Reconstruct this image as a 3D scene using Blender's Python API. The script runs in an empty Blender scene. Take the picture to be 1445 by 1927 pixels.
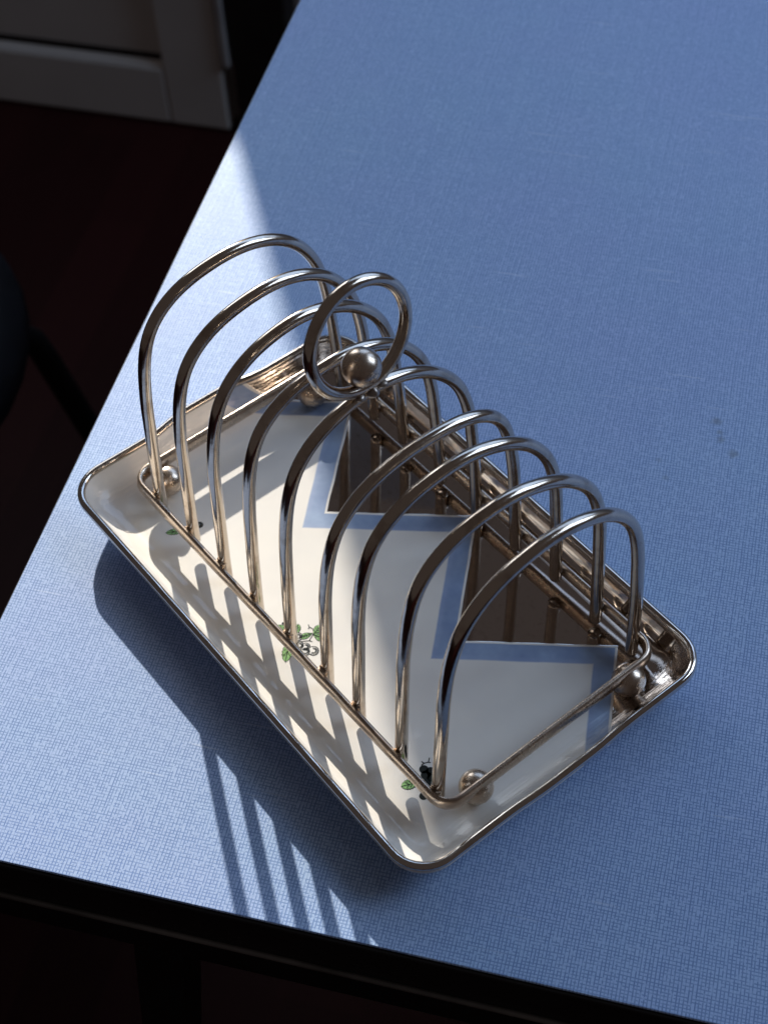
import bpy, bmesh, math, random
import numpy as np
from mathutils import Vector, Matrix

random.seed(4)
S = bpy.context.scene
COL = S.collection

# ------------------------------------------------------------------ camera
CAM = Vector((0.30421352, -0.21013531, 0.51932194))
RX = Vector((0.62154491, 0.78237459, -0.03964757))
RY = Vector((0.59971881, -0.50777824, -0.61846472))    # image down
RZ = Vector((-0.50400325, 0.3606262, -0.78481174))     # viewing direction
cam = bpy.data.cameras.new('camera')
cam.sensor_fit = 'HORIZONTAL'
cam.sensor_width = 36.0
cam.lens = 36.0 * 2985.78 / 1445.0
cam.clip_start = 0.02
cam.clip_end = 60
cam.dof.use_dof = True
cam.dof.focus_distance = 0.575
cam.dof.aperture_fstop = 21
co = bpy.data.objects.new('camera', cam)
COL.objects.link(co)
M3 = Matrix((RX, -RY, -RZ)).transposed()
co.matrix_world = Matrix.Translation(CAM) @ M3.to_4x4()
S.camera = co

# ------------------------------------------------------------------ colour management
S.view_settings.view_transform = 'Standard'
S.view_settings.look = 'None'
S.view_settings.exposure = 0.0
S.view_settings.gamma = 1.0

# ------------------------------------------------------------------ light
W = bpy.data.worlds.new('World')
S.world = W
W.use_nodes = True
bg = W.node_tree.nodes['Background']
bg.inputs[0].default_value = (0.053, 0.045, 0.044, 1)
bg.inputs[1].default_value = 1.0

TANG = -0.92171629            # rotation of the table about z, tray frame
CT, ST = math.cos(TANG), math.sin(TANG)
def uv2xy(u, v):
    return (CT * u - ST * v, ST * u + CT * v)

def aim(o, target):
    d = (Vector(target) - o.location).normalized()
    o.rotation_euler = d.to_track_quat('-Z', 'Y').to_euler()

SUN = Vector((-2.40766, 1.15863, 1.0)).normalized()
sl = bpy.data.lights.new('low_sun', 'SPOT')
sl.energy = 13.6e3
sl.color = (1.0, 0.93, 0.82)
sl.shadow_soft_size = 0.060
sl.spot_size = math.radians(7.5)
sl.spot_blend = 0.0
so = bpy.data.objects.new('low_sun', sl)
so.location = SUN * 12.0
COL.objects.link(so)
aim(so, (0, 0, 0.0))

wl = bpy.data.lights.new('window_sky', 'AREA')
wl.shape = 'RECTANGLE'
wl.size = 1.25
wl.size_y = 0.75
wl.energy = 5.0
wl.color = (0.44, 0.64, 1.0)
wo = bpy.data.objects.new('window_sky', wl)
x, y = uv2xy(-1.10, 0.22)
wo.location = (x, y, 0.86)
COL.objects.link(wo)
x, y = uv2xy(0.0, 0.12)
aim(wo, (x, y, 0.72))

w2 = bpy.data.lights.new('added_sky_fill', 'AREA')  # added fill lamp that brightens the shaded near side, not a known window
w2.shape = 'RECTANGLE'
w2.size = 1.1
w2.size_y = 1.2
w2.energy = 22.0
w2.color = (0.58, 0.75, 1.0)
w2o = bpy.data.objects.new('added_sky_fill', w2)
x, y = uv2xy(-0.95, 1.55)
w2o.location = (x, y, 1.25)
COL.objects.link(w2o)
aim(w2o, (0.02, 0.0, 0.0))

w3 = bpy.data.lights.new('sky_outside_door', 'AREA')
w3.shape = 'RECTANGLE'
w3.size = 1.0
w3.size_y = 1.0
w3.energy = 11.0
w3.color = (0.84, 0.91, 1.0)
w3o = bpy.data.objects.new('sky_outside_door', w3)
x, y = uv2xy(-1.42, -0.98)
w3o.location = (x, y, 0.92)
COL.objects.link(w3o)
x, y = uv2xy(0.0, -0.5)
aim(w3o, (x, y, 0.6))

# ------------------------------------------------------------------ helpers
def new_obj(name, verts, faces, mat, parent=None, smooth=True, loc=None, rot=None):
    me = bpy.data.meshes.new(name)
    me.from_pydata([tuple(map(float, v)) for v in verts], [], faces)
    me.update()
    if smooth:
        me.polygons.foreach_set('use_smooth', [True] * len(me.polygons))
    mats = mat if isinstance(mat, (list, tuple)) else [mat]
    for m in mats:
        me.materials.append(m)
    o = bpy.data.objects.new(name, me)
    COL.objects.link(o)
    if parent is not None:
        o.parent = parent
    if loc is not None:
        o.location = loc
    if rot is not None:
        o.rotation_euler = rot
    return o

def empty(name, label, cat, loc=(0, 0, 0), rz=0.0):
    o = bpy.data.objects.new(name, None)
    o.empty_display_size = 0.02
    COL.objects.link(o)
    o.location = loc
    o.rotation_euler = (0, 0, rz)
    o['label'] = label
    o['category'] = cat
    return o

def resample(path, step, closed=False):
    P = np.array(path, float)
    if closed:
        P = np.vstack([P, P[:1]])
    d = np.r_[0, np.cumsum(np.linalg.norm(np.diff(P, axis=0), axis=1))]
    n = max(2, int(round(d[-1] / step)))
    t = np.linspace(0, d[-1], n + 1)
    Q = np.stack([np.interp(t, d, P[:, k]) for k in range(3)], 1)
    return Q[:-1] if closed else Q

def tube_geo(path, r, seg=18, closed=False, cap=True, wob=0.0, rng=None):
    P = np.array(path, float)
    n = len(P)
    if closed:
        T = np.roll(P, -1, 0) - np.roll(P, 1, 0)
    else:
        T = np.gradient(P, axis=0)
    T /= np.linalg.norm(T, axis=1)[:, None]
    N = np.zeros_like(P)
    a = np.array([0, 0, 1.0]) if abs(T[0][2]) < 0.8 else np.array([0, 1.0, 0])
    nn = a - T[0] * (a @ T[0])
    N[0] = nn / np.linalg.norm(nn)
    for i in range(1, n):
        nn = N[i - 1] - T[i] * (N[i - 1] @ T[i])
        N[i] = nn / np.linalg.norm(nn)
    Bn = np.cross(T, N)
    if closed:                                  # spread the leftover twist
        nn = N[-1] - T[0] * (N[-1] @ T[0])
        ang = math.atan2(nn @ Bn[0], nn @ N[0])
        for i in range(n):
            f = -ang * i / n
            N2 = math.cos(f) * N[i] + math.sin(f) * Bn[i]
            N[i] = N2
        Bn = np.cross(T, N)
    th = np.linspace(0, 2 * math.pi, seg, endpoint=False)
    rr = np.full(n, r) if np.isscalar(r) else np.array(r)
    V = [P[i] + rr[i] * (math.cos(t) * N[i] + math.sin(t) * Bn[i]) for i in range(n) for t in th]
    F = []
    m = n if closed else n - 1
    for i in range(m):
        j = (i + 1) % n
        for k in range(seg):
            l = (k + 1) % seg
            F.append((i * seg + k, i * seg + l, j * seg + l, j * seg + k))
    if cap and not closed:
        F.append(tuple(range(seg - 1, -1, -1)))
        F.append(tuple((n - 1) * seg + k for k in range(seg)))
    return V, F

def tube(name, path, r, mat, parent, seg=18, closed=False):
    V, F = tube_geo(path, r, seg, closed)
    return new_obj(name, V, F, mat, parent)

def sphere_geo(c, r, nu=32, nv=20, sq=(1, 1, 1)):
    V = [(c[0], c[1], c[2] + r * sq[2])]
    for i in range(1, nv):
        a = math.pi * i / nv
        for k in range(nu):
            b = 2 * math.pi * k / nu
            V.append((c[0] + r * sq[0] * math.sin(a) * math.cos(b), c[1] + r * sq[1] * math.sin(a) * math.sin(b), c[2] + r * sq[2] * math.cos(a)))
    V.append((c[0], c[1], c[2] - r * sq[2]))
    F = [(0, 1 + k, 1 + (k + 1) % nu) for k in range(nu)]
    for i in range(nv - 2):
        for k in range(nu):
            a0 = 1 + i * nu + k; a1 = 1 + i * nu + (k + 1) % nu
            F.append((a0, a0 + nu, a1 + nu, a1))
    b = 1 + (nv - 2) * nu; e = len(V) - 1
    F += [(b + k, e, b + (k + 1) % nu) for k in range(nu)]
    return V, F

def bevel_box(name, lo, hi, mat, parent, bev=0.001, seg=2, loc=None, rot=None):
    bm = bmesh.new()
    bmesh.ops.create_cube(bm, size=1.0)
    for v in bm.verts:
        for k in range(3):
            v.co[k] = lo[k] if v.co[k] < 0 else hi[k]
    if bev > 0:
        bmesh.ops.bevel(bm, geom=list(bm.edges), offset=bev, segments=seg, profile=0.5, affect='EDGES')
    me = bpy.data.meshes.new(name)
    bm.to_mesh(me); bm.free()
    me.materials.append(mat)
    o = bpy.data.objects.new(name, me)
    COL.objects.link(o)
    if parent is not None: o.parent = parent
    if loc is not None: o.location = loc
    if rot is not None: o.rotation_euler = rot
    return o

# ------------------------------------------------------------------ materials
class NT:
    def __init__(self, name):
        self.m = bpy.data.materials.new(name)
        self.m.use_nodes = True
        self.t = self.m.node_tree
        self.b = self.t.nodes['Principled BSDF']
    def n(self, typ, **kw):
        nd = self.t.nodes.new(typ)
        for k, v in kw.items(): setattr(nd, k, v)
        return nd
    def L(self, a, b): self.t.links.new(a, b)
    def put(self, sock, v):
        if isinstance(v, (int, float)): sock.default_value = v
        elif isinstance(v, tuple): sock.default_value = v
        else: self.L(v, sock)
    def math(self, op, a, b=None, c=None, clamp=False):
        nd = self.n('ShaderNodeMath', operation=op, use_clamp=clamp)
        self.put(nd.inputs[0], a)
        if b is not None: self.put(nd.inputs[1], b)
        if c is not None: self.put(nd.inputs[2], c)
        return nd.outputs[0]
    def mix(self, f, a, b):
        nd = self.n('ShaderNodeMix', data_type='RGBA')
        self.put(nd.inputs[0], f); self.put(nd.inputs[6], a); self.put(nd.inputs[7], b)
        return nd.outputs[2]
    def ramp(self, v, lo, hi, a=0.0, b=1.0):
        nd = self.n('ShaderNodeMapRange', clamp=True)
        self.put(nd.inputs[0], v); nd.inputs[1].default_value = lo; nd.inputs[2].default_value = hi
        self.put(nd.inputs[3], a); self.put(nd.inputs[4], b)
        return nd.outputs[0]
    def noise(self, vec, scale, detail=2.0, rough=0.5):
        nd = self.n('ShaderNodeTexNoise')
        if vec is not None: self.L(vec, nd.inputs['Vector'])
        nd.inputs['Scale'].default_value = scale; nd.inputs['Detail'].default_value = detail
        nd.inputs['Roughness'].default_value = rough
        return nd.outputs['Fac']
    def obj(self, scale=None):
        tc = self.n('ShaderNodeTexCoord')
        v = tc.outputs['Object']
        if scale is not None:
            mp = self.n('ShaderNodeMapping'); mp.inputs['Scale'].default_value = scale
            self.L(v, mp.inputs['Vector']); v = mp.outputs[0]
        return v
    def xyz(self, v):
        s = self.n('ShaderNodeSeparateXYZ'); self.L(v, s.inputs[0]); return s.outputs
    def comb(self, x, y, z=0.0):
        c = self.n('ShaderNodeCombineXYZ'); self.put(c.inputs[0], x); self.put(c.inputs[1], y); self.put(c.inputs[2], z)
        return c.outputs[0]
    def bump(self, h, strength, dist):
        b = self.n('ShaderNodeBump'); self.L(h, b.inputs['Height'])
        b.inputs['Strength'].default_value = strength; b.inputs['Distance'].default_value = dist
        return b.outputs[0]
    def set(self, **kw):
        names = dict(color='Base Color', metal='Metallic', rough='Roughness', coat='Coat Weight', coatr='Coat Roughness', spec='Specular IOR Level', normal='Normal', coatn='Coat Normal', ior='IOR')
        for k, v in kw.items(): self.put(self.b.inputs[names[k]], v)
        return self.m

def C(r, g, b): return (r, g, b, 1.0)

def mat_silver(name='silver_plate', col=C(0.61, 0.52, 0.43), dark=C(0.36, 0.27, 0.20), r0=0.07, r1=0.20):
    k = NT(name)
    o = k.obj()
    big = k.noise(o, 90.0, 4.0, 0.6)
    fine = k.noise(o, 1600.0, 3.0, 0.6)
    tarn = k.ramp(big, 0.52, 0.75)
    c = k.mix(tarn, col, dark)
    rgh = k.ramp(k.math('ADD', k.math('MULTIPLY', big, 0.6), k.math('MULTIPLY', fine, 0.4)), 0.3, 0.7, r0, r1)
    scr = k.noise(k.obj((1, 1, 0.08)), 2500.0, 2.0, 0.5)
    nrm = k.bump(k.math('ADD', k.math('MULTIPLY', scr, 0.4), k.math('ADD', k.math('MULTIPLY', fine, 0.25), k.math('MULTIPLY', k.noise(o, 260.0, 2.0), 1.2))), 0.10, 0.0003)
    return k.set(color=c, metal=1.0, rough=rgh, normal=nrm)

def mat_glaze():
    """white glazed earthenware with the platinum lustre zigzag and its blue border"""
    k = NT('glazed_zigzag')
    o = k.obj()
    X, Y, Z = k.xyz(o)
    wav = k.noise(o, 60.0, 2.0)
    # zigzag: triangular wave, y = 0.0095..0.0545, minima at x = -0.0445 + n*0.0838
    hp = 0.0417
    ph = k.math('ADD', X, 0.0420 + 8 * hp)
    tri = k.math('PINGPONG', ph, hp)
    yz = k.math('MULTIPLY_ADD', tri, 0.0460 / hp, 0.0080)
    yz = k.math('ADD', yz, k.math('MULTIPLY', k.math('SUBTRACT', wav, 0.5), 0.0012))
    f = k.math('SUBTRACT', Y, yz)                       # > 0 : platinum
    plat = k.ramp(f, 0.0004, 0.0007)
    white_line = k.ramp(f, -0.0010, -0.0006)
    b0 = k.ramp(f, -0.0128, -0.0118)
    blue = k.math('MULTIPLY', b0, k.math('SUBTRACT', 1.0, white_line))
    cloud = k.noise(o, 28.0, 3.0, 0.6)
    fleck = k.noise(o, 420.0, 2.0, 0.5)
    white = k.mix(k.ramp(cloud, 0.35, 0.7), C(0.79, 0.755, 0.69), C(0.73, 0.70, 0.655))
    bl = k.mix(k.ramp(k.noise(o, 60.0, 3.0, 0.6), 0.3, 0.7), C(0.17, 0.245, 0.42), C(0.29, 0.39, 0.56))
    bl = k.mix(k.ramp(f, -0.0118, -0.0085, 0.35, 0.0), bl, C(0.36, 0.42, 0.60))
    cw = k.mix(blue, white, bl)
    # wear of the lustre on its sharp points
    c = k.mix(plat, cw, k.mix(k.ramp(fleck, 0.55, 0.8), C(0.64, 0.585, 0.545), C(0.52, 0.46, 0.42)))
    dust = k.noise(o, 900.0, 1.0)
    rough = k.mix(plat, C(0.40, 0.40, 0.40), C(0.035, 0.035, 0.035))
    # the end walls are brushed : long streaks running along the wall
    ax = k.math('ABSOLUTE', X)
    endw = k.ramp(ax, 0.099, 0.1035)
    streak = k.noise(k.comb(k.math('MULTIPLY', X, 1.0), k.math('MULTIPLY', Y, 0.035), k.math('MULTIPLY', Z, 1.0)), 900.0, 3.0, 0.6)
    hgt = k.math('ADD', k.math('MULTIPLY', k.math('MULTIPLY', streak, endw), 1.5), k.math('MULTIPLY', k.math('MULTIPLY', cloud, k.math('SUBTRACT', 1.0, k.math('MULTIPLY', plat, 0.75))), 0.9))
    nrm = k.bump(hgt, 0.35, 0.0004)
    k.set(color=c, metal=plat, rough=rough, coat=k.math('SUBTRACT', 1.0, plat), coatr=0.04, normal=nrm, coatn=nrm)
    return k.m

def mat_laminate():
    k = NT('blue_woven_print_laminate')
    o = k.obj()
    X, Y, Z = k.xyz(o)
    wob = k.noise(o, 14.0, 2.0)
    P = 0.00128
    def thread(A, B, seed, off):
        a = k.math('ADD', k.math('DIVIDE', A, P), k.math('MULTIPLY', wob, 2.0))
        i = k.math('FLOOR', a)
        fr = k.math('FRACT', a)
        wn = k.n('ShaderNodeTexWhiteNoise', noise_dimensions='1D'); k.put(wn.inputs['W'], k.math('ADD', i, seed))
        dens = k.ramp(wn.outputs[0], 0.0, 1.0, 0.82, 1.0)
        wn2 = k.n('ShaderNodeTexWhiteNoise', noise_dimensions='3D')
        k.L(k.comb(i, k.math('FLOOR', k.math('DIVIDE', B, P * 0.9)), seed), wn2.inputs['Vector'])
        brk = k.ramp(wn2.outputs[0], 0.05, 0.45, off, 1.0)
        shift = k.math('MULTIPLY', k.math('SUBTRACT', wn.outputs[0], 0.5), 0.22)
        line = k.ramp(k.math('ABSOLUTE', k.math('SUBTRACT', k.math('SUBTRACT', fr, 0.5), shift)), 0.10, 0.24, 1.0, 0.0)
        return k.math('MULTIPLY', line, k.math('MULTIPLY', dens, brk))
    tx = thread(Y, X, 3.0, 0.35)      # lines running along u
    ty = thread(X, Y, 57.0, 0.1)
    dark = k.math('MAXIMUM', k.math('MULTIPLY', tx, 0.95), k.math('MULTIPLY', ty, 0.80))
    # fibre speckle
    sp = k.noise(o, 1700.0, 2.0, 0.6)
    dark = k.math('ADD', dark, k.ramp(sp, 0.56, 0.75, 0.0, 0.30), clamp=True)
    slub = k.noise(k.comb(k.math('MULTIPLY', X, 0.12), Y, 0.0), 240.0, 3.0, 0.6)
    slub2 = k.noise(k.comb(X, k.math('MULTIPLY', Y, 0.12), 0.0), 240.0, 3.0, 0.6)
    sl_ = k.math('MULTIPLY', k.math('ADD', slub, slub2), 0.5)
    light = k.mix(k.ramp(sl_, 0.38, 0.62), C(0.395, 0.555, 0.79), C(0.44, 0.60, 0.82))
    drift = k.ramp(k.noise(o, 5.0, 4.0, 0.65), 0.36, 0.64)
    light = k.mix(drift, light, C(0.435, 0.55, 0.82))
    line_c = C(0.145, 0.24, 0.49)
    c = k.mix(dark, light, line_c)
    # old specks of dirt on the far half and one small blue mark
    for (u, v, r, col, st) in ((-0.120, 0.122, 0.0030, C(0.13, 0.15, 0.17), 0.45), (-0.114, 0.124, 0.0018, C(0.13, 0.15, 0.17), 0.4),
                               (-0.110, 0.125, 0.0024, C(0.13, 0.15, 0.17), 0.4), (-0.103, 0.131, 0.0030, C(0.13, 0.15, 0.17), 0.45),
                               (-0.093, 0.101, 0.0018, C(0.14, 0.17, 0.22), 0.25), (-0.084, 0.105, 0.0020, C(0.14, 0.17, 0.22), 0.25),
                               (0.080, -0.004, 0.0011, C(0.02, 0.03, 0.09), 0.8)):
        dx = k.math('SUBTRACT', X, u); dy = k.math('SUBTRACT', Y, v)
        d = k.math('SQRT', k.math('ADD', k.math('MULTIPLY', dx, dx), k.math('MULTIPLY', dy, dy)))
        d = k.math('ADD', d, k.math('MULTIPLY', k.math('SUBTRACT', k.noise(o, 700.0, 2.0), 0.5), r * 1.2))
        c = k.mix(k.ramp(d, r * 0.3, r, st, 0.0), c, col)
    # fine scratches across u, seen where the light is low
    scr = k.noise(k.comb(k.math('MULTIPLY', X, 1.0), k.math('MULTIPLY', Y, 0.035), 2.0), 420.0, 2.0, 0.7)
    scr_m = k.math('MULTIPLY', k.ramp(scr, 0.655, 0.70), k.ramp(k.noise(o, 16.0, 2.0), 0.46, 0.62))
    c = k.mix(k.math('MULTIPLY', scr_m, 0.45), c, C(0.75, 0.82, 0.90))
    smear = k.noise(o, 9.0, 4.0, 0.6)
    rough = k.ramp(smear, 0.3, 0.7, 0.42, 0.54)
    rough = k.math('SUBTRACT', rough, k.math('MULTIPLY', scr_m, 0.08))
    h = k.math('ADD', k.math('MULTIPLY', dark, -0.5), k.math('ADD', k.math('MULTIPLY', scr_m, 0.7), k.math('MULTIPLY', sp, 0.5)))
    nrm = k.bump(h, 0.16, 0.00025)
    return k.set(color=c, rough=rough, spec=0.24, normal=nrm)

def mat_plain(name, col, rough, var=0.15, scale=20.0, spec=0.5, bump=0.0, bscale=200.0):
    k = NT(name)
    o = k.obj()
    nz = k.noise(o, scale, 4.0, 0.6)
    d = tuple(x * (1 - var) for x in col[:3]) + (1.0,)
    l = tuple(min(1, x * (1 + var)) for x in col[:3]) + (1.0,)
    kw = {}
    if bump: kw['normal'] = k.bump(k.noise(o, bscale, 3.0), bump, 0.001)
    return k.set(color=k.mix(k.ramp(nz, 0.3, 0.7), d, l), rough=k.ramp(nz, 0.3, 0.7, rough * 0.85, min(1, rough * 1.15)), spec=spec, **kw)

def mat_floor():
    k = NT('dark_red_wood_floor')
    o = k.obj()
    X, Y, Z = k.xyz(o)
    row = k.math('FLOOR', k.math('DIVIDE', Y, 0.07))
    wn = k.n('ShaderNodeTexWhiteNoise', noise_dimensions='1D'); k.put(wn.inputs['W'], row)
    col_i = k.math('FLOOR', k.math('ADD', k.math('DIVIDE', X, 0.4), k.math('MULTIPLY', wn.outputs[0], 3.0)))
    wn2 = k.n('ShaderNodeTexWhiteNoise', noise_dimensions='2D'); k.L(k.comb(row, col_i), wn2.inputs['Vector'])
    grain = k.noise(k.comb(k.math('MULTIPLY', X, 0.15), Y, 0.0), 60.0, 4.0, 0.6)
    t = k.math('ADD', k.math('MULTIPLY', wn2.outputs[0], 0.6), k.math('MULTIPLY', grain, 0.5), clamp=True)
    c = k.mix(t, C(0.020, 0.0045, 0.0045), C(0.040, 0.009, 0.009))
    return k.set(color=c, rough=0.55, spec=0.12)

SILVER = mat_silver()
PLAT = mat_silver('platinum_lustre', C(0.66, 0.60, 0.54), C(0.50, 0.42, 0.35), 0.04, 0.12)
BALLM = mat_silver('worn_silver', C(0.61, 0.50, 0.40), C(0.40, 0.29, 0.22), 0.20, 0.36)
SOLDER = mat_silver('solder', C(0.36, 0.31, 0.27), C(0.10, 0.075, 0.06), 0.28, 0.5)
GLAZE = mat_glaze()
LAM = mat_laminate()
BLACK = mat_plain('black_edge', C(0.012, 0.012, 0.013), 0.42, 0.3, 60.0, 0.4, 0.2, 300.0)
def mat_edge():
    k = NT('worn_black_edge')
    o = k.obj()
    a = k.ramp(k.noise(o, 45.0, 5.0, 0.7), 0.60, 0.72)
    b = k.ramp(k.noise(o, 900.0, 2.0, 0.6), 0.55, 0.70)
    return k.set(color=k.mix(k.math('MULTIPLY', a, b), C(0.011, 0.011, 0.012), C(0.09, 0.085, 0.08)), rough=k.ramp(k.noise(o, 60.0, 3.0), 0.3, 0.7, 0.34, 0.55), spec=0.4, normal=k.bump(k.noise(o, 300.0, 3.0), 0.2, 0.001))
BLACK = mat_edge()
BLACKM = mat_plain('black_metal', C(0.006, 0.006, 0.007), 0.55, 0.3, 40.0, 0.25)
CORE = mat_plain('laminate_edge', C(0.60, 0.58, 0.66), 0.5)
DOORP = mat_plain('white_door_paint', C(0.62, 0.60, 0.58), 0.45, 0.06, 5.0)
DARKF = mat_plain('dark_frame', C(0.012, 0.009, 0.009), 0.6)
HINGE = mat_plain('painted_hinge', C(0.36, 0.34, 0.34), 0.5)
WALLP = mat_plain('pale_wall', C(0.45, 0.42, 0.41), 0.8)
CHAIRM = mat_plain('black_leatherette', C(0.005, 0.0055, 0.009), 0.65, 0.3, 80.0, 0.2)
FLOORM = mat_floor()
GREEN = mat_plain('green_print', C(0.23, 0.42, 0.16), 0.3, 0.45, 900.0)
INK = mat_plain('black_print', C(0.012, 0.016, 0.014), 0.3)
INKW = mat_plain('pale_print', C(0.70, 0.68, 0.64), 0.3)
GREYP = mat_plain('grey_print', C(0.16, 0.17, 0.16), 0.3)

# ------------------------------------------------------------------ setting : floor
FZ = -0.74
fl = new_obj('floor', [(-3, -3, 0), (3, -3, 0), (3, 3, 0), (-3, 3, 0)], [(0, 1, 2, 3)], FLOORM, smooth=False, loc=(0, 0, FZ), rot=(0, 0, TANG))
fl['kind'] = 'structure'

# ------------------------------------------------------------------ table
table = empty('kitchen_table', 'long table with blue woven print laminate top and black edge, under the toast rack', 'table', (0, 0, 0), TANG)
U0, U1, V0, V1 = -0.80, 0.1443, -0.1428, 1.10
bevel_box('tabletop', (U0, V0, -0.0012), (U1, V1, 0.0), LAM, table, 0.0003, 1)
bevel_box('top_core', (U0 + 0.0008, V0 + 0.0008, -0.024), (U1 - 0.0008, V1 - 0.0008, -0.0014), CORE, table, 0.0)
# black edging band, four sides with a raised lip at its foot
def edge_strip(lo, hi):
    return bevel_box('edge_band', lo, hi, BLACK, table, 0.0009, 2)
edge_strip((U1 - 0.0006, V0 - 0.0006, -0.0255), (U1 + 0.0012, V1, -0.0013))
edge_strip((U0, V0 - 0.0012, -0.0255), (U1 - 0.0008, V0 + 0.0006, -0.0013))
edge_strip((U0 - 0.0012, V0, -0.0255), (U0 + 0.0006, V1, -0.0013))
edge_strip((U0, V1 - 0.0006, -0.0255), (U1 - 0.0008, V1 + 0.0012, -0.0013))
LIP = mat_plain('lip_highlight_grey', C(0.12, 0.115, 0.11), 0.38, 0.5, 30.0)  # black bead coloured grey to paint in the light its ridge catches
ins = 0.0006
tube('edge_bead', resample([(U0, V0 - 0.0016, -0.0270), (U1 + 0.0016, V0 - 0.0016, -0.0270)], 0.2), 0.0013, LIP, table, 10)
tube('edge_bead', resample([(U1 + 0.0016, V0 - 0.0016, -0.0270), (U1 + 0.0016, V1, -0.0270)], 0.2), 0.0013, LIP, table, 10)
for lo, hi in (((U1 - 0.020, V0 + 0.002, -0.053), (U1 - 0.0002, V1, -0.0257)), ((U0 + 0.002, V0 + 0.001, -0.053), (U1 - 0.0205, V0 + 0.021, -0.0257)),
               ((U0 + 0.001, V0 + 0.0215, -0.053), (U0 + 0.021, V1, -0.0257)), ((U0 + 0.0215, V1 - 0.021, -0.053), (U1 - 0.0205, V1 - 0.001, -0.0257))):
    bevel_box('frame_rail', lo, hi, BLACKM, table, 0.0012, 2)
def leg(u, v, du, dv):
    w = 0.0105
    top, bot = -0.050, FZ + 0.001
    V = []
    for z, ou, ov, ww in ((top, 0, 0, w), (bot, du, dv, w * 0.8)):
        for a, b in ((-1, -1), (1, -1), (1, 1), (-1, 1)):
            V.append((u + ou + a * ww, v + ov + b * ww, z))
    F = [(0, 1, 5, 4), (1, 2, 6, 5), (2, 3, 7, 6), (3, 0, 4, 7), (0, 3, 2, 1), (4, 5, 6, 7)]
    return new_obj('leg', V, F, BLACKM, table, smooth=False)
leg(0.121, -0.0545, 0.05, -0.070)
leg(-0.77, -0.0610, -0.05, -0.070)
leg(0.118, 1.04, 0.05, 0.07)
leg(-0.77, 1.04, -0.05, 0.07)

# ------------------------------------------------------------------ door beyond the table (its glazed opening lets the low sun in)
DU = -1.143
door = empty('panel_door', 'white panelled door with recessed lower panel, in the shade beyond the table', 'door', (*uv2xy(DU, -0.95), FZ), TANG)
def dbox(name, v0, v1, z0, z1, d0, d1, mat=DOORP, bev=0.003, parent=door):
    # v relative to table frame, z relative to table top, d = depth away from the room (negative u)
    o = bevel_box(name, (-d1, v0 + 0.95, z0 - FZ), (-d0, v1 + 0.95, z1 - FZ), mat, parent, bev, 2)
    return o
VR, VL = -0.517, -1.38            # door's two edges
JR, JL = -0.584, -1.30            # clear opening between the stiles
SILL, HEAD = 0.383, 1.15
dbox('stile', JR - 0.010, VR, FZ + 0.004, 1.33, 0, 0.04)
dbox('stile', VL, JL, FZ + 0.004, 1.33, 0, 0.04)
dbox('bottom_rail', JL + 0.0005, JR - 0.0105, FZ + 0.004, -0.656, 0, 0.04)
dbox('lock_rail', JL + 0.0005, JR - 0.0105, 0.25, SILL, 0, 0.04)
dbox('top_rail', JL + 0.0005, JR - 0.0105, HEAD, 1.33, 0, 0.04)
dbox('lower_panel', JL - 0.004, JR - 0.006, -0.659, 0.254, 0.010, 0.026, bev=0.0)
dbox('groove_shade_strip', JL + 0.001, JR - 0.0105, -0.6470, -0.6395, 0.0070, 0.0098, DARKF, bev=0.0)  # flat dark strip stands in for the shade inside the panel groove
o = dbox('panel_bead', JL + 0.001, JR - 0.011, -0.6555, -0.6475, 0.0012, 0.0098, bev=0.0)
for v_ in o.data.vertices:
    if v_.co.x > -0.004 and v_.co.z > -0.651 - FZ: v_.co.x -= 0.0065
dbox('glazing_bead', JR - 0.0095, JR, SILL + 0.0005, HEAD - 0.0005, 0.004, 0.036, bev=0.001)
h = dbox('hinge', -0.5165, -0.505, -0.640, -0.44, -0.004, 0.02, HINGE)
# dark frame and pale wall right of the door
jam = bevel_box('door_frame', (-0.06, 0.0, 0.0), (0.01, 0.075, 2.1), DARKF, None, 0.004, 2, (*uv2xy(DU - 0.01, -0.503), FZ), (0, 0, TANG))
jam['label'] = 'black door frame post beside the white panelled door'; jam['category'] = 'door frame'
wal = bevel_box('wall', (-0.08, 0.0, 0.0), (-0.03, 1.9, 2.25), WALLP, None, 0.0, 1, (*uv2xy(DU, -0.427), FZ), (0, 0, TANG))
wal['kind'] = 'structure'

# ------------------------------------------------------------------ chair at the left
chair = empty('chair', 'dark round-seated chair in shadow left of the table', 'chair', (*uv2xy(-0.32, -0.575), FZ), TANG)
zs = 0.41
prof = [(0.0, 0.035), (0.12, 0.036), (0.175, 0.030), (0.20, 0.012), (0.203, 0.0), (0.19, -0.018), (0.0, -0.022)]
V, F = [], []
nseg = 40
for r, z in prof:
    for k in range(nseg):
        a = 2 * math.pi * k / nseg
        V.append((max(r, 1e-4) * math.cos(a), max(r, 1e-4) * math.sin(a), zs + z))
for i in range(len(prof) - 1):
    for k in range(nseg):
        F.append((i * nseg + k, (i + 1) * nseg + k, (i + 1) * nseg + (k + 1) % nseg, i * nseg + (k + 1) % nseg))
new_obj('seat', V, F, CHAIRM, chair)
for a, b in ((-0.115, 0.165), (-0.12, -0.13), (0.12, -0.13), (0.12, 0.13)):
    e = 1.35
    tube('leg', resample([(a * 0.85, b * 0.85, zs - 0.02), (a, b, zs - 0.05), (a * e, b * e, 0.0)], 0.02), 0.0105, BLACKM, chair, 12)
bk = [(-0.16, -0.16, zs), (-0.17, -0.20, zs + 0.2), (-0.10, -0.235, zs + 0.38), (0.10, -0.235, zs + 0.38), (0.17, -0.20, zs + 0.2), (0.16, -0.16, zs)]
tube('backrest', resample(bk, 0.02), 0.012, BLACKM, chair, 12)

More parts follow.
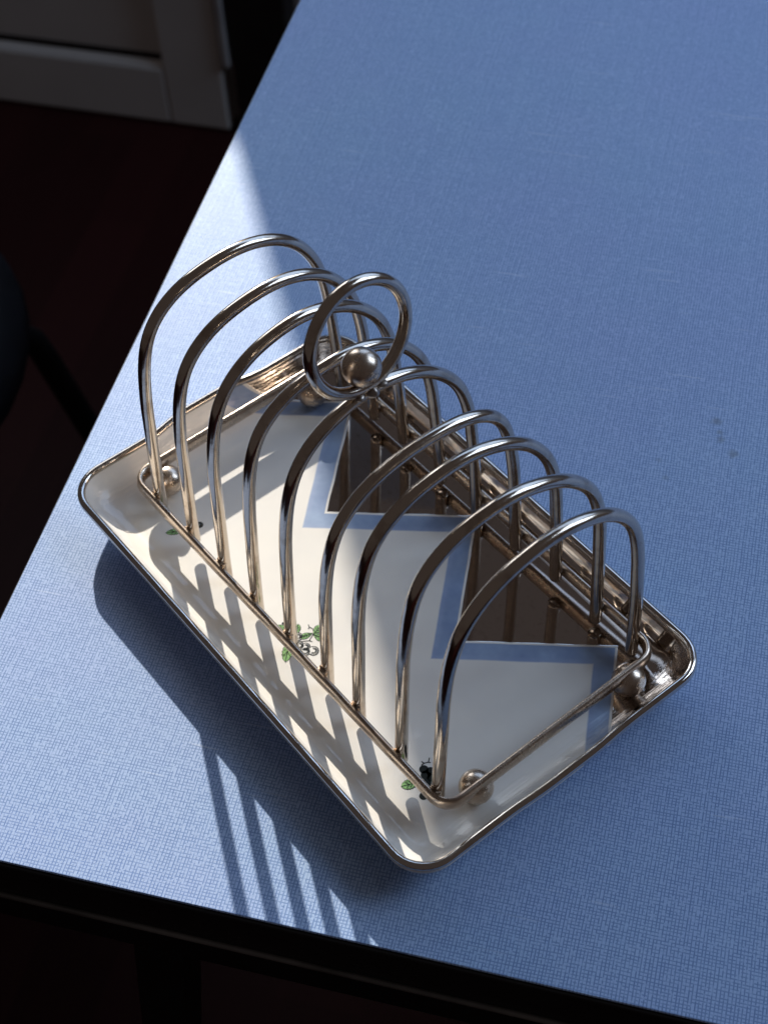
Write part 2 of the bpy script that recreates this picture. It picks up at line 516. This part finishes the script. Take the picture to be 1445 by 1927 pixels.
# ------------------------------------------------------------------ tray
L2, W2, H, ZF = 0.115, 0.07063, 0.0155, 0.0041
tray = empty('ceramic_tray', 'white glazed tray with blue zigzag border and silver lustre half, under the toast rack', 'tray')
def loop(off, z, rr=0.0145, lugk=1.0, n=10):
    """rounded rectangle inset by off; short ends carry a shallow lug"""
    r = max(rr - off * 0.55, 0.004)
    a, b = L2 - off, W2 - off
    pts = []
    def seg(p, q, m):
        for i in range(m): pts.append((p[0] + (q[0] - p[0]) * i / m, p[1] + (q[1] - p[1]) * i / m))
    def arc(cx, cy, a0):
        for i in range(n):
            t = a0 + (math.pi / 2) * i / n
            pts.append((cx + r * math.cos(t), cy + r * math.sin(t)))
    seg((a, -b + r), (a, b - r), 44); arc(a - r, b - r, 0)
    seg((a - r, b), (-a + r, b), 24); arc(-a + r, b - r, math.pi / 2)
    seg((-a, b - r), (-a, -b + r), 44); arc(-a + r, -b + r, math.pi)
    seg((-a + r, -b), (a - r, -b), 24); arc(a - r, -b + r, 1.5 * math.pi)
    out = []
    for x, y in pts:
        if abs(x) > a - 1e-6:
            t = min(1, max(0, (0.0310 - abs(y)) / 0.0220)); t = t * t * (3 - 2 * t)
            x += math.copysign((0.0009 if x > 0 else 0.0032) * t * lugk, x)
        out.append((x, y, z))
    return out
prof = [(0.0006, H + 0.0006, 1), (0.0016, H - 0.0004, 1), (0.0024, H - 0.0020, 1), (0.0034, H - 0.0042, 0.95), (0.0048, H - 0.0066, 0.85), (0.0066, H - 0.0086, 0.7),
        (0.0092, H - 0.0101, 0.5), (0.0122, H - 0.0110, 0.3), (0.0155, ZF + 0.0001, 0.1), (0.0200, ZF, 0.0)]
outer = [(0.0210, 0.0022, 0), (0.0205, 0.0006, 0), (0.0195, 0.0002, 0), (0.0180, 0.0003, 0), (0.0165, 0.0014, 0), (0.0110, 0.0034, 0.3), (0.0056, 0.0064, 0.7), (0.0022, 0.0096, 1), (0.0002, H - 0.0036, 1), (-0.0008, H - 0.0018, 1), (-0.0007, H - 0.0006, 1), (0.0002, H + 0.0002, 1)]
rings = [loop(o, z, lugk=l) for o, z, l in prof]
V = []
F = []
n = len(rings[0])
allr = [loop(o, z, lugk=l) for o, z, l in outer] + rings
for rg in allr: V += rg
for i in range(len(allr) - 1):
    for k in range(n):
        F.append((i * n + k, i * n + (k + 1) % n, (i + 1) * n + (k + 1) % n, (i + 1) * n + k))
F.append(tuple(range((len(allr) - 1) * n, len(allr) * n)))
F.append(tuple(range(n - 1, -1, -1)))
body = new_obj('tray_body', V, F, GLAZE, tray)
rp = loop(0.0006, H + 0.0002)
V, F = tube_geo(resample(rp, 0.0025, True), 0.00165, 12, True)
new_obj('rim', V, F, PLAT, tray)

# printed sprigs (flat prints lying on the glaze)
def leaf_geo(tip, base, w, z, serr=7):
    tip = Vector(tip) / 1000; base = Vector(base) / 1000
    ax = base - tip; ln = ax.length; ax.normalize(); nx = Vector((-ax.y, ax.x))
    pts = []
    m = 22
    for s in (1, -1):
        for i in range(m + 1):
            t = i / m if s == 1 else 1 - i / m
            ww = w * math.sin(math.pi * t ** 0.8) ** 0.8 if 0 < t < 1 else 0
            ww *= 1 + 0.13 * (2 * ((t * serr) % 1) - 1)
            p = tip + ax * (ln * t) + nx * (s * ww)
            pts.append((p.x, p.y, z))
    return pts, tip, ax, nx, ln
class PrintMesh:
    def __init__(self): self.V, self.F, self.I = [], [], []
    def poly(self, pts, mi):
        b = len(self.V); self.V += pts
        c = (sum(p[0] for p in pts) / len(pts), sum(p[1] for p in pts) / len(pts), pts[0][2])
        self.V.append(c)
        for i in range(len(pts)):
            self.F.append((b + i, b + (i + 1) % len(pts), b + len(pts))); self.I.append(mi)
    def strip(self, pts, w, mi, z):
        for (x0, y0), (x1, y1) in zip(pts[:-1], pts[1:]):
            d = Vector((x1 - x0, y1 - y0)); 
            if d.length < 1e-9: continue
            d.normalize(); nn = Vector((-d.y, d.x)) * w * 0.5; e = d * w * 0.25
            b = len(self.V)
            self.V += [(x0 + nn.x - e.x, y0 + nn.y - e.y, z), (x0 - nn.x - e.x, y0 - nn.y - e.y, z), (x1 - nn.x + e.x, y1 - nn.y + e.y, z), (x1 + nn.x + e.x, y1 + nn.y + e.y, z)]
            self.F.append((b, b + 1, b + 2, b + 3)); self.I.append(mi)
    def leaf(self, tip, base, w=0.0021):
        w *= 0.78
        z = ZF
        big, *_ = leaf_geo(tip, base, w + 0.00028, z + 0.00006)
        self.poly(big, 1)
        pts, t, ax, nx, ln = leaf_geo(tip, base, w, z + 0.00012)
        self.poly(pts, 0)
        self.strip([(t.x, t.y), ((t + ax * ln).x, (t + ax * ln).y)], 0.00028, 1, z + 0.00018)
        for f in (0.25, 0.45, 0.65):
            for s in (-1, 1):
                a = t + ax * ln * (f + 0.18); b = t + ax * ln * f + nx * s * w * 0.7
                self.strip([(a.x, a.y), (b.x, b.y)], 0.00022, 1, z + 0.00018)
    def berry(self, c, r, solid=False, mi=2):
        z = ZF
        c = Vector(c) / 1000
        ring = lambda rad, zz: [(c.x + rad * math.cos(a), c.y + rad * math.sin(a), zz) for a in np.linspace(0, 2 * math.pi, 20, endpoint=False)]
        self.poly(ring(r, z + 0.00006), 1)
        if solid: return
        self.poly(ring(r * 0.86, z + 0.00012), mi)
        for a in np.linspace(-1.2, 2.6, 13):
            p = (c.x + r * 0.9 * math.cos(a), c.y + r * 0.9 * math.sin(a)); q = (c.x + r * 0.35 * math.cos(a), c.y + r * 0.35 * math.sin(a))
            self.strip([p, q], 0.00022, 1, z + 0.00018)
    def line(self, pts, w=0.0003):
        self.strip([(p[0] / 1000, p[1] / 1000) for p in pts], w, 1, ZF + 0.00009)
    def build(self):
        o = new_obj('sprig_print', self.V, self.F, [GREEN, INK, INKW, GREYP], tray, smooth=False)
        o.data.polygons.foreach_set('material_index', self.I)
        return o
pm = PrintMesh()
pm.leaf((-76.2, -49.0), (-71.9, -41.7), 0.0017)
pm.berry((-70.7, -36.0), 0.0017, mi=3)
pm.build()
pm = PrintMesh()
pm.leaf((-9.44, -41.62), (-3.4, -38.9), 0.0020)
pm.leaf((6.5, -48.4), (-1.3, -40.2), 0.0023)
pm.leaf((-4.39, -34.0), (-0.9, -38.3), 0.0015)
pm.leaf((1.2, -37.6), (2.59, -32.35), 0.0015)
pm.leaf((1.9, -27.3), (3.26, -32.33), 0.0019)
pm.leaf((8.2, -30.3), (3.46, -32.48), 0.0019)
pm.line([(-1.7, -31.2), (-0.4, -31.6), (0.8, -31.0), (2.3, -31.6), (3.32, -32.64), (4.58, -35.4), (2.3, -38.9), (-0.4, -39.6), (-2.9, -41.4)])
pm.line([(-0.4, -31.6), (-0.1, -32.4)]); pm.line([(4.58, -35.4), (5.7, -34.8)]); pm.line([(3.32, -32.64), (4.0, -31.3)])
pm.berry((0.17, -37.8), 0.0021); pm.berry((4.0, -39.7), 0.0019); pm.berry((6.0, -38.3), 0.0020); pm.berry((7.7, -39.6), 0.0020); pm.berry((9.4, -37.0), 0.0022)
pm.berry((-8.57, -38.4), 0.0006, True)
pm.build()
pm = PrintMesh()
pm.leaf((77.15, -47.83), (79.9, -41.3), 0.0023)
pm.line([(74.56, -32.42), (75.68, -33.85), (75.03, -35.33), (75.08, -36.64)], 0.0004); pm.line([(75.03, -35.33), (73.9, -35.6)], 0.0004); pm.line([(75.68, -33.85), (76.3, -33.4)], 0.0004)
for c, r in (((76.9, -37.0), 0.0017), ((79.0, -35.6), 0.0017), ((79.1, -38.0), 0.0018), ((81.3, -36.8), 0.0018), ((81.9, -39.8), 0.0018), ((85.3, -44.0), 0.0016)):
    pm.berry(c, r, True)
pm.build()

# ------------------------------------------------------------------ toast rack
rack = empty('toast_rack', 'silver plated toast rack of nine wire arches with ring handle, on the ceramic tray', 'toast rack', (-0.00077, 0.005444, 0), 0.007384)
A, B, ZB = 0.10005, 0.05157, 0.01693
RB, RW, RR = 0.00205, 0.00245, 0.0023
# base frame : rounded rectangle of wire
r = 0.0075
pts = []
for cx, cy, a0 in ((A - r, B - r, 0), (-A + r, B - r, 90), (-A + r, -B + r, 180), (A - r, -B + r, 270)):
    for i in range(11):
        t = math.radians(a0 + 9 * i)
        pts.append((cx + r * math.cos(t), cy + r * math.sin(t), ZB))
V, F = tube_geo(resample(pts, 0.0022, True), 1.0, 20, True)
P0 = resample(pts, 0.0022, True)
V2 = []
for i in range(len(P0)):
    for k in range(20):
        d = np.array(V[i * 20 + k]) - P0[i]
        V2.append(P0[i] + d * np.array([0.0017, 0.0017, 0.0035]) + np.array([0, 0, -0.0017]))
new_obj('base_frame', V2, F, BALLM, rack)

XF = [-0.08576, -0.06205, -0.03986, -0.01838, 0.00427, 0.02646, 0.04626, 0.07112, 0.09172]
XR = [-0.08731, -0.06450, -0.04440, -0.02059, 0.00174, 0.02599, 0.04900, 0.07170, 0.09131]
HT = [0.1008, 0.1003, 0.1012, 0.0983, 0.1022, 0.0914, 0.1023, 0.1060, 0.1040]
TIPF = [0.0085, 0.0085, 0.0064, 0.0062, 0.0060, 0.0062, 0.0060, 0.0100, 0.0110]
TIPR = [0.0090, 0.0110, 0.0135, 0.0083, 0.0085, 0.0096, 0.0128, 0.0090, 0.0090]
bb = B - 0.0045
PROF_D = np.array([0, 0.4, 1.0, 2.0, 3.6, 6.0, 9.0, 13.0, 18.0, 23.5, 30, 38, 50, 75, 100, 110]) / 1000      # depth below the crown
PROF_W = np.array([3, 8.6, 13.2, 18.0, 22.6, 27.2, 31.2, 35.0, 38.0, 40.1, 41.9, 43.4, 44.9, 46.5, 47.8, 48.2]) / 1000
REAR_K = [0.5, 0.3, 0.0, 0.2, 0.0, 1.2, 0.3, 0.0, 0.35]
REAR_D = np.array([0, 0.25, 0.9, 3.0, 5.4, 8.5, 14, 22, 30, 40, 50, 75, 100, 110]) / 1000
REAR_W = np.array([-3, 0.5, 5, 11.5, 16.8, 22, 28.8, 35.5, 39.8, 42.8, 44.5, 46.4, 47.6, 48.0]) / 1000
def arch_path(i):
    h = HT[i]
    d = h - np.r_[TIPF[i] - ZB, np.linspace(0, h - 0.03, 30), h - (np.linspace(1, 0, 50)[1:] ** 2) * 0.03]
    d2 = h - np.r_[TIPR[i] - ZB, np.linspace(0, h - 0.03, 30), h - (np.linspace(1, 0, 50)[1:] ** 2) * 0.03]
    P = []
    for sg, dd in ((-1, d), (1, d2[::-1][1:])):
        for q in dd:
            k = REAR_K[i]
            y = -np.interp(q, PROF_D, PROF_W) if sg < 0 else (1 - k) * np.interp(q, REAR_D, REAR_W) + k * (np.interp(q, PROF_D, PROF_W) - 0.006 * (q < 1e-6))
            u = (y + bb) / (2 * bb)
            P.append((XF[i] + (XR[i] - XF[i]) * u, y, ZB + h - q))
    Q = resample(P, 0.0015)
    rg = np.random.default_rng(i + 5)
    L_ = np.linspace(0, 1, len(Q))
    for ax, am in ((0, 0.00028), (1, 0.00022)):
        for f in (2, 3, 5):
            Q[:, ax] += am / f * 2 * np.sin(2 * math.pi * f * L_ / 1.3 + rg.uniform(0, 6)) * np.sin(math.pi * L_)
    for _ in range(10):
        Q[1:-1] = 0.25 * Q[:-2] + 0.5 * Q[1:-1] + 0.25 * Q[2:]
    return Q
def blob(c, r, seed):
    rg = random.Random(seed)
    V, F = sphere_geo((0, 0, 0), r, 14, 10)
    ph = [rg.uniform(0, 6) for _ in range(3)]
    V = [(c[0] + x * (1 + .2 * math.sin(900 * y + ph[0])), c[1] + y * (1 + .2 * math.sin(1100 * z + ph[1])), c[2] + z * (0.8 + .2 * math.sin(1000 * x + ph[2]))) for x, y, z in V]
    return V, F
arches = []
for i in range(9):
    a = tube('arch', arch_path(i), RW, SILVER, rack, 20)
    arches.append(a)
    for s, xx in ((-1, XF[i]), (1, XR[i])):
        V, F = blob((xx, s * (bb + 0.0016), ZB + 0.0006), 0.0021, i * 2 + (s > 0))
        new_obj('solder_joint', V, F, SOLDER, a)
# ball feet under the two short bars
V, F = sphere_geo((0, 0, 0), 0.0065, 36, 24)
foot = new_obj('ball_foot', V, F, BALLM, rack, loc=(0.0977, -0.0354, ZF + 0.0066))
for xx, yy in ((0.1005, 0.0375), (-0.0935, -0.0395), (-0.0935, 0.0362)):
    f2 = foot.copy(); COL.objects.link(f2); f2.parent = rack; f2.location = (xx, yy, ZF + 0.0066)
# ring handle on the fifth arch
def torack(p):
    c, s = math.cos(-0.007384), math.sin(-0.007384)
    x, y = p[0] + 0.00077, p[1] - 0.005444
    return (c * x - s * y, s * x + c * y, p[2])
az, tl = math.radians(-86.5), math.radians(-9.1)
e1 = np.array([math.cos(az), math.sin(az), 0]); e2 = np.array([-math.sin(az) * math.sin(tl), math.cos(az) * math.sin(tl), math.cos(tl)])
rc = np.array([0.0012, 0.0010, 0.1453])
RADR = 0.0206
ring = [torack(rc + RADR * (math.cos(t) * e1 + math.sin(t) * e2)) for t in np.linspace(0, 2 * math.pi, 90, endpoint=False)]
rg_o = tube('ring_handle', ring, RR, SILVER, rack, 20, True)
V, F = sphere_geo((0, 0, 0), 0.0069, 40, 26)
new_obj('ring_ball', V, F, BALLM, rack, loc=torack((0.0034, -0.0003, 0.1338)))
bot = torack(rc - RADR * e2)
for k, (dx, dy, dz, rr_) in enumerate(((0.001, -0.0045, -0.0024, 0.0017), (0.0016, 0.0006, -0.0026, 0.0022), (0.0012, 0.0050, -0.0022, 0.0018), (-0.001, 0.0030, -0.0018, 0.0016))):
    V, F = blob((bot[0] + dx, bot[1] + dy, bot[2] + dz), rr_, 50 + k)
    new_obj('solder_joint', V, F, SOLDER, rg_o)
